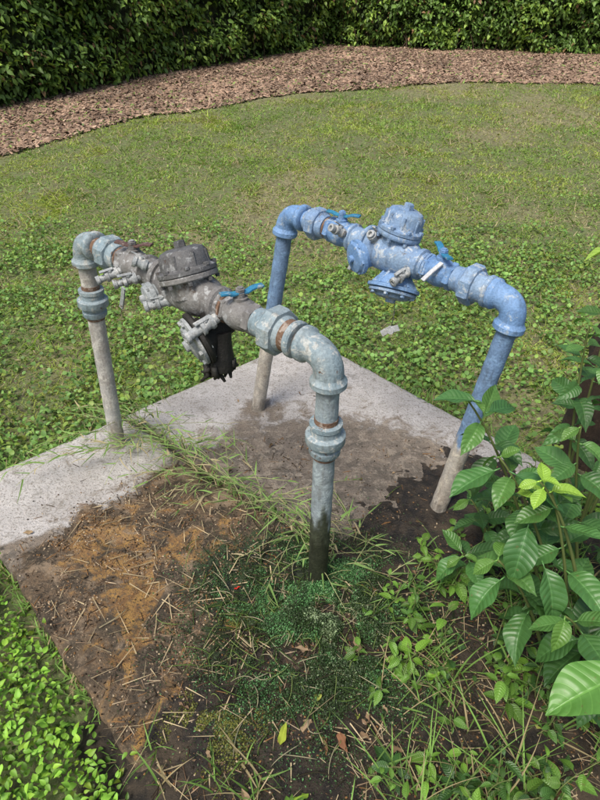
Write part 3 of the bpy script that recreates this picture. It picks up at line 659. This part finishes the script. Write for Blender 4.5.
for p,d,l,wd,c,dr,ro in [
 ((.66,.655,.50),(-.9,-.25,-.10),.19,.105,(.12,.29,.055),0,.1),
 ((.66,.65,.49),(-.3,-.75,-.1),.16,.085,(.10,.26,.045),1,-.2),
 ((.69,.64,.48),(.5,-.5,-.1),.14,.08,(.07,.20,.04),1,0),
 ((.76,1.32,1.10),(-.9,-.1,-.02),.11,.045,(.30,.46,.07),0,.3),
 ((.76,1.32,1.10),(.5,-.4,.1),.09,.04,(.2,.36,.05),0,.3),
 ((.45,1.22,.74),(-.75,.2,.05),.11,.055,(.07,.18,.05),0,0),
 ((.46,1.20,.72),(.7,.35,.0),.10,.05,(.05,.14,.04),0,.2),
 ((.50,1.13,.60),(-.8,-.3,-.1),.14,.075,(.08,.21,.055),0,.2),
 ((.52,1.12,.60),(.6,-.4,-.15),.15,.075,(.06,.17,.05),0,.0),
 ((.56,1.03,.52),(-.35,-.7,-.5),.15,.078,(.06,.16,.045),1,0),
 ((.60,.99,.42),(.2,-.8,-.5),.15,.075,(.07,.18,.05),1,0),
 ((.52,.99,.36),(-.7,-.4,-.25),.13,.07,(.075,.2,.05),1,.2)]:
    putleaf(g,np.array(p),np.array(d,float),l,wd,c,dr,ro)
tube(gs,bez(np.array([.86,.8,-.05]),np.array([.86,.72,.45]),np.array([.66,.655,.50]),12),np.linspace(.006,.003,12),7,col=(.1,.14,.04))
tube(gs,bez(np.array([.92,1.4,-.05]),np.array([.98,1.36,.9]),np.array([.76,1.32,1.10]),12),np.linspace(.006,.0025,12),7,col=(.1,.14,.04))
g.build('shrub_leaves',M_leaf,sroot);gs.build('shrub_stems',M_dry,sroot)
# ------------------------------------------------------------------ tree stump at right edge
g=Acc();segs=40;hh=np.linspace(-.1,.72,40);V=[];F=[]
for h in hh:
    th=np.arange(segs)*2*math.pi/segs
    r=.10+.05*math.exp(-(h+.1)/.12)+.05*(fbm(np.cos(th)*3+7,np.sin(th)*3+h*5,81)-.5)
    r=r*(1-.5*sstep(.45,.7,h))
    V.append(np.stack([1.22+r*np.cos(th),1.98+r*np.sin(th),np.full(segs,h)+.05*np.sin(th*3)*(h>.6)],1))
for i in range(len(hh)-1):
    for j in range(segs):
        k_=(j+1)%segs;F.append([i*segs+j,i*segs+k_,(i+1)*segs+k_,(i+1)*segs+j])
F.append([(len(hh)-1)*segs+j for j in range(segs)]);g.mesh(np.concatenate(V),F,(1,1,1))
m_bark=paintmat('dark_bark',(.030,.020,.013),(.055,.035,.022),(.10,.07,.045),(.012,.010,.007),.58,.55,.9)
g.build('tree_stump',m_bark)
# ------------------------------------------------------------------ low weeds around the mud
wroot=empty('weed_patch');g=Acc();gs=Acc();med=[leafT(6,2,'ovate',d,.3,.03) for d in (.2,.5)]
def weed(px,py,hh,nl,ls,bright):
    base=np.array([px,py,float(surf(px,py))]);tip=base+np.array([rng.normal(0,.25)*hh,rng.normal(0,.25)*hh-.1*hh,hh])
    pts=bez(base,(base+tip)/2+rng.normal(0,.15,3)*hh,tip,10);tube(gs,pts,np.linspace(.0022,.001,10),5,col=(.14,.17,.06))
    for i in range(nl):
        f=.15+.85*i/nl;q=pts[int(f*9)];th=i*2.4+rng.normal(0,.4);d=np.array([math.cos(th),math.sin(th),rng.uniform(-.1,.5)])
        d=nrm(d);l=ls*rng.uniform(.5,1.3);c=(np.array([.055,.135,.032])*(1-bright)+np.array([.22,.42,.05])*bright)*rng.uniform(.5,1.25)
        R=rots(np.array([yawOf(d)]),np.array([math.asin(d[2])]),np.array([rng.normal(0,.4)]))
        tube(g,[q,q+d*l*.25],.0008,4,col=(.1,.15,.04))
        g.inst(med[rng.integers(0,2)],[q+d*l*.22],R,[[l*rng.uniform(.4,.65),l,l]],[c])
cnt=0
while cnt<330:
    px=rng.uniform(.05,1.15);py=rng.uniform(.38,1.75);a,b=ab(px,py)
    if b<B1+.0: continue
    dens=sstep(.15,.42,px+.12*(fbm(px*6,py*6,91)-.5))*(.2+1.1*sstep(.38,.58,fbm(px*8,py*8,93)))
    if py<.62 and px<.33: dens*=.25
    if rng.random()>dens: continue
    cnt+=1;weed(px,py,rng.uniform(.03,.17),rng.integers(4,11),rng.choice([.018,.028,.036,.05]),rng.random()**2.0)
for p in [(.20,.87),(.24,.93),(.17,.98),(.28,1.02),(.30,.9),(.33,1.08),(.36,1.13),(-.02,.60),(.16,.68),(.22,.6),(.42,1.22),(.5,1.3),(.55,1.42)]:
    weed(p[0],p[1],rng.uniform(.05,.12),8,.036,.5)
g.build('weed_leaves',M_leaf,wroot);gs.build('weed_stems',M_dry,wroot)
lg=leafT(9,1,'blade',.35,.02);g=Acc()
def tuft(px,py,nb,l,spread,z=None,green=1.):
    n=nb;yaw=rng.uniform(0,6.28,n);pit=rng.uniform(.5,1.4,n)*1.0
    pos=np.stack([px+rng.normal(0,spread,n),py+rng.normal(0,spread,n),np.full(n,float(surf(px,py)) if z is None else z)],1)
    L=l*rng.uniform(.5,1.2,n);S=np.stack([rng.uniform(.0028,.006,n),L,L],1)
    C=np.array([.17,.30,.07])*rng.uniform(.6,1.4,n)[:,None]*green
    C=np.where(rng.random(n)[:,None]<.25,np.array([.38,.31,.17]),C)
    g.inst(lg,pos,rots(yaw,pit,rng.normal(0,.5,n)),S,C)
for i in range(85):
    px=rng.uniform(.2,1.1);py=rng.uniform(.35,1.35)
    if ab(px,py)[1]<B1+.03: continue
    tuft(px,py,rng.integers(4,10),rng.uniform(.1,.26),.02)
for p in [(-.13,.62),(-.10,.66),(.12,.55),(-.33,.66),(-.37,.72),(.36,1.0),(.40,.95),(-.15,.70),(-.2,.66)]: tuft(p[0],p[1],8,.12,.012)
for i in range(110):
    b=rng.uniform(B0,B1);x,y=xy(A0-.01,b);tuft(x,y,4,.06,.012,-.05)
for i in range(260):
    if i%2: x,y=xy(rng.uniform(.2,A1),B0-.01)
    else: x,y=xy(A1+.01,rng.uniform(B0,B1))
    tuft(x,y,7,.09,.02,-.05)
for i in range(50):
    b=rng.uniform(-2.1,-.8);x,y=xy(seam(b),b);tuft(float(x),float(y),4,.055,.01,0)
g.build('grass_tufts',M_grass)
# ------------------------------------------------------------------ sprawling crabgrass at the seam
croot=empty('crabgrass');g=Acc();gs=Acc();cb=[leafT(7,1,'blade',d,.03) for d in (.05,.2,.4)]
def runner(p0,d0,length,rise=.05,lf=.07):
    p=np.array(p0,float);d=nrm(d0);pts=[p.copy()];M_=max(6,int(length/.03))
    for i in range(M_):
        d=nrm(d+np.array([rng.normal(0,.10),rng.normal(0,.10),0]));t=i/M_
        dz=(1.-1.6*t)*rise*4/M_
        p=p+np.array([d[0],d[1],0])*(length/M_)+np.array([0,0,dz]);p[2]=max(p[2],.006);pts.append(p.copy())
    pts=np.array(pts);tube(gs,pts,np.linspace(.0015,.0008,len(pts)),5,col=np.array([.30,.32,.15])*rng.uniform(.7,1.2))
    s=1
    for i in range(1,len(pts)-1,1):
        if rng.random()<.25: continue
        t=nrm(pts[i+1]-pts[i]);s=-s;th=s*rng.uniform(.3,.9)
        dd=np.array([t[0]*math.cos(th)-t[1]*math.sin(th),t[0]*math.sin(th)+t[1]*math.cos(th),rng.uniform(.0,.6)]);dd=nrm(dd)
        l=lf*rng.uniform(.5,1.3);c=np.array([.19,.31,.09])*rng.uniform(.5,1.4)
        if rng.random()<.2:c=np.array([.44,.37,.22])
        g.inst(cb[rng.integers(0,3)],[pts[i]],rots(np.array([yawOf(dd)]),np.array([math.asin(dd[2])]),np.array([rng.normal(0,.5)])),[[rng.uniform(.0035,.0075),l,l]],[c])
for i in range(80):
    b=-2.10+1.15*rng.random()**1.1
    x,y=xy(seam(b)+rng.normal(0,.02),b)
    ang=rng.normal(math.radians(205),.7)
    if rng.random()<.3: ang=rng.normal(math.radians(-40),.5)
    runner((float(x),float(y),.005),(math.cos(ang),math.sin(ang),0),rng.uniform(.12,.42),rng.uniform(.02,.12),rng.uniform(.05,.095))
for a_,l in ((212,.62),(200,.5),(225,.6),(190,.45),(235,.4),(215,.7),(218,.35)):
    x,y=xy(seam(-1.9),-1.85);runner((float(x)+rng.normal(0,.05),float(y),.005),(math.cos(math.radians(a_)),math.sin(math.radians(a_)),0),l,.08,.09)
for i in range(22):
    x,y=rng.uniform(.0,.38),rng.uniform(1.2,1.5);ang=rng.uniform(0,6.28);runner((x,y,.005),(math.cos(ang),math.sin(ang),0),rng.uniform(.1,.22),.03,.06)
g.build('crabgrass_blades',M_grass,croot);gs.build('crabgrass_stems',M_dry,croot)
# ------------------------------------------------------------------ moss and algae
Nn=130000;X=rng.normal(.05,.165,Nn);Y=rng.normal(1.09,.155,Nn)
dens=fbm(X*14,Y*14,101);ok=(rng.random(Nn)<sstep(.34,.54,dens));X,Y,dens=X[ok],Y[ok],dens[ok];n=len(X)
hm=.05*blob(X,Y,.07,1.10,.2)*sstep(.35,.7,dens)
Z=surf(X,Y)+rng.random(n)*(hm+.004)
kind=fbm(X*6,Y*6,103)
C=np.array([.035,.065,.02])*rng.uniform(.3,1.6,n)[:,None]
teal=(rng.random(n)<1.1*sstep(.36,.52,kind)*(.2+1.0*blob(X,Y,.06,1.12,.2)));C=np.where(teal[:,None],np.array([.10,.25,.085])*rng.uniform(.35,1.5,n)[:,None],C)
pale=(rng.random(n)<.6*np.exp(-((X-.09)/.10)**2-((Y-1.05)/.10)**2)*sstep(.45,.6,fbm(X*22,Y*22,105)));C=np.where(pale[:,None],np.array([.38,.50,.27])*rng.uniform(.4,1.1,n)[:,None],C)
sz=rng.uniform(.003,.008,n);S=np.stack([sz*.6,sz,sz],1)
g=Acc();g.inst(leafT(2,1,'ovate',.3,.3),np.stack([X,Y,Z],1),rots(rng.uniform(0,6.28,n),rng.uniform(-.2,1.3,n),rng.normal(0,.5,n)),S,C)
g.build('moss_patch',M_small)
g=Acc()
for i in range(620):
    x=rng.normal(.02,.18);y=rng.normal(1.12,.17);l=rng.uniform(.03,.12);a=rng.uniform(0,6.28);z=float(surf(x,y))
    p0=np.array([x,y,z+.004]);p2=p0+np.array([math.cos(a)*l,math.sin(a)*l,rng.uniform(-.002,.01)]);p1=(p0+p2)/2+np.array([rng.normal(0,.02),rng.normal(0,.02),rng.uniform(.005,.03)])
    c=random.choice([(.02,.03,.012),(.04,.07,.02),(.08,.13,.03),(.26,.24,.15),(.03,.025,.015),(.14,.19,.06)])
    tube(g,bez(p0,p1,p2,7),[.0008,.0014,.0014,.0014,.0012,.001,.0005],4,col=c)
g.build('algae_strands',M_dry)
Nn=34000;X=rng.uniform(-1.0,1.0,Nn);Y=rng.uniform(.4,2.0,Nn);a,b=ab(X,Y)
mk=mudmask(X,Y)*(a>A0)*(b<B1);mk=np.where((a>A0)&(b<B1)&(a>seam(b)),.15,mk);mk=np.where((b>B1)&(X>-.4),.9,mk);mk=np.where((a<A0),0,mk)
ok=rng.random(Nn)<mk*(.2+sstep(.4,.65,fbm(X*9,Y*9,111)))+.03*((a>A0)&(b<B1));X,Y,a,b=X[ok],Y[ok],a[ok],b[ok];n=len(X)
pal=np.array([[.12,.075,.045],[.05,.035,.022],[.24,.17,.11],[.38,.30,.20],[.03,.022,.015],[.22,.12,.05]])
C=pal[rng.integers(0,6,n)]*rng.uniform(.7,1.2,n)[:,None]
s=rng.uniform(.0012,.0055,n);tw=rng.random(n)<.2
S=np.stack([s,np.where(tw,s*8,s*1.3),s*1.5],1);S[:,0]=np.where(tw,s*.4,s)
g=Acc();g.inst(chipT,np.stack([X,Y,surf(X,Y)+.001],1),rots(rng.uniform(0,6.28,n),rng.normal(0,.15,n),rng.normal(0,.4,n)),S,C);g.build('soil_crumbs',M_dry)
g=Acc();Nn=620;X=rng.uniform(-.8,.8,Nn);Y=rng.uniform(.45,1.7,Nn);a,b=ab(X,Y);ok=(a>A0+.02)&((mudmask(X,Y)>.4)|(b>B1));X,Y=X[ok],Y[ok];n=len(X)
L_=rng.uniform(.03,.12,n);g.inst(cb[0],np.stack([X,Y,surf(X,Y)+.008],1),rots(rng.uniform(0,6.28,n),rng.normal(.03,.08,n),rng.normal(0,.3,n)),np.stack([rng.uniform(.0014,.0035,n),L_,L_*.3],1),np.array([.40,.32,.19])*rng.uniform(.4,1.3,n)[:,None]);g.build('dry_straw',M_dry)
g=Acc();dl=[leafT(9,3,'ovate',d,f,.3) for d,f in ((.5,.9),(-.4,.6),(.3,-.7))]
spots=[(.03,.80,.07,(.28,.20,.12)),(.10,.78,.05,(.20,.10,.055)),(.07,.73,.05,(.15,.09,.05)),(-.21,1.22,.02,(.45,.03,.02)),(.19,.82,.05,(.2,.13,.08)),(-.05,.74,.045,(.25,.30,.04)),(-.02,.62,.045,(.22,.34,.04)),(.03,.52,.05,(.24,.19,.09))]
for i in range(120):
    x=rng.uniform(-.3,.9);y=rng.uniform(.42,1.3)
    if ab(x,y)[1]<B1-.05: continue
    spots.append((x,y,rng.uniform(.012,.045),random.choice([(.18,.12,.07),(.12,.07,.04),(.25,.18,.11),(.08,.05,.03),(.24,.27,.06)])))
for i in range(30):
    a=rng.uniform(.25,1.8);b=rng.uniform(-1.9,-.8);x,y=xy(a,b);spots.append((x,y,rng.uniform(.010,.03),random.choice([(.2,.13,.08),(.3,.22,.13),(.10,.07,.04)])))
for x,y,l,c in spots:
    g.inst(dl[rng.integers(0,3)],[(x,y,float(surf(x,y))+.006)],rots(rng.uniform(0,6.28,1),rng.normal(.05,.2,1),rng.normal(0,.5,1)),[[l*.5,l,l]],[c])
g.build('dead_leaf_litter',M_dry)
Nn=10000;X=np.concatenate([rng.normal(-.17,.035,Nn//3),rng.normal(-.26,.06,Nn//3),rng.normal(-.16,.06,Nn//3)]);Y=np.concatenate([rng.normal(1.13,.03,Nn//3),rng.normal(.80,.05,Nn//3),rng.normal(.76,.06,Nn//3)])
ok=fbm(X*20,Y*20,121)>.56;X,Y=X[ok],Y[ok];n=len(X);sz=rng.uniform(.002,.006,n)
C=np.array([.17,.18,.035])*rng.uniform(.3,1.3,n)[:,None]
g=Acc();g.inst(leafT(2,1,'round',.3,.3),np.stack([X,Y,surf(X,Y)+.003*rng.random(n)],1),rots(rng.uniform(0,6.28,n),rng.uniform(-.2,.9,n),rng.normal(0,.5,n)),np.stack([sz,sz,sz],1),C);g.build('algae_patch',M_small)
# ------------------------------------------------------------------ light & camera
w=bpy.data.worlds.new("World");sc.world=w;w.use_nodes=True;nt=w.node_tree
sky=nt.nodes.new('ShaderNodeTexSky');sky.sky_type='NISHITA';sky.sun_disc=False
el,az=math.radians(58),math.radians(215)
sky.sun_elevation=el;sky.sun_rotation=az;sky.dust_density=4;sky.air_density=1.0;sky.ozone_density=.6
nt.links.new(sky.outputs[0],nt.nodes['Background'].inputs[0]);nt.nodes['Background'].inputs[1].default_value=.15
L=bpy.data.lights.new('sun','SUN');L.energy=3.6;L.angle=math.radians(24);L.color=(1,.95,.88)
lo=bpy.data.objects.new('sun',L);sc.collection.objects.link(lo)
sd=Vector((math.sin(az)*math.cos(el),math.cos(az)*math.cos(el),math.sin(el)))
lo.rotation_euler=(-sd).to_track_quat('-Z','Y').to_euler()
cam=bpy.data.cameras.new('camera');co=bpy.data.objects.new('camera',cam);sc.collection.objects.link(co)
cam.sensor_fit='VERTICAL';cam.sensor_height=24;cam.lens=18;cam.clip_end=2000;cam.clip_start=.05
co.location=(0,0,1.6);co.rotation_euler=(math.radians(55),0,0);sc.camera=co
sc.view_settings.view_transform='Standard';sc.view_settings.look='None';sc.view_settings.exposure=0
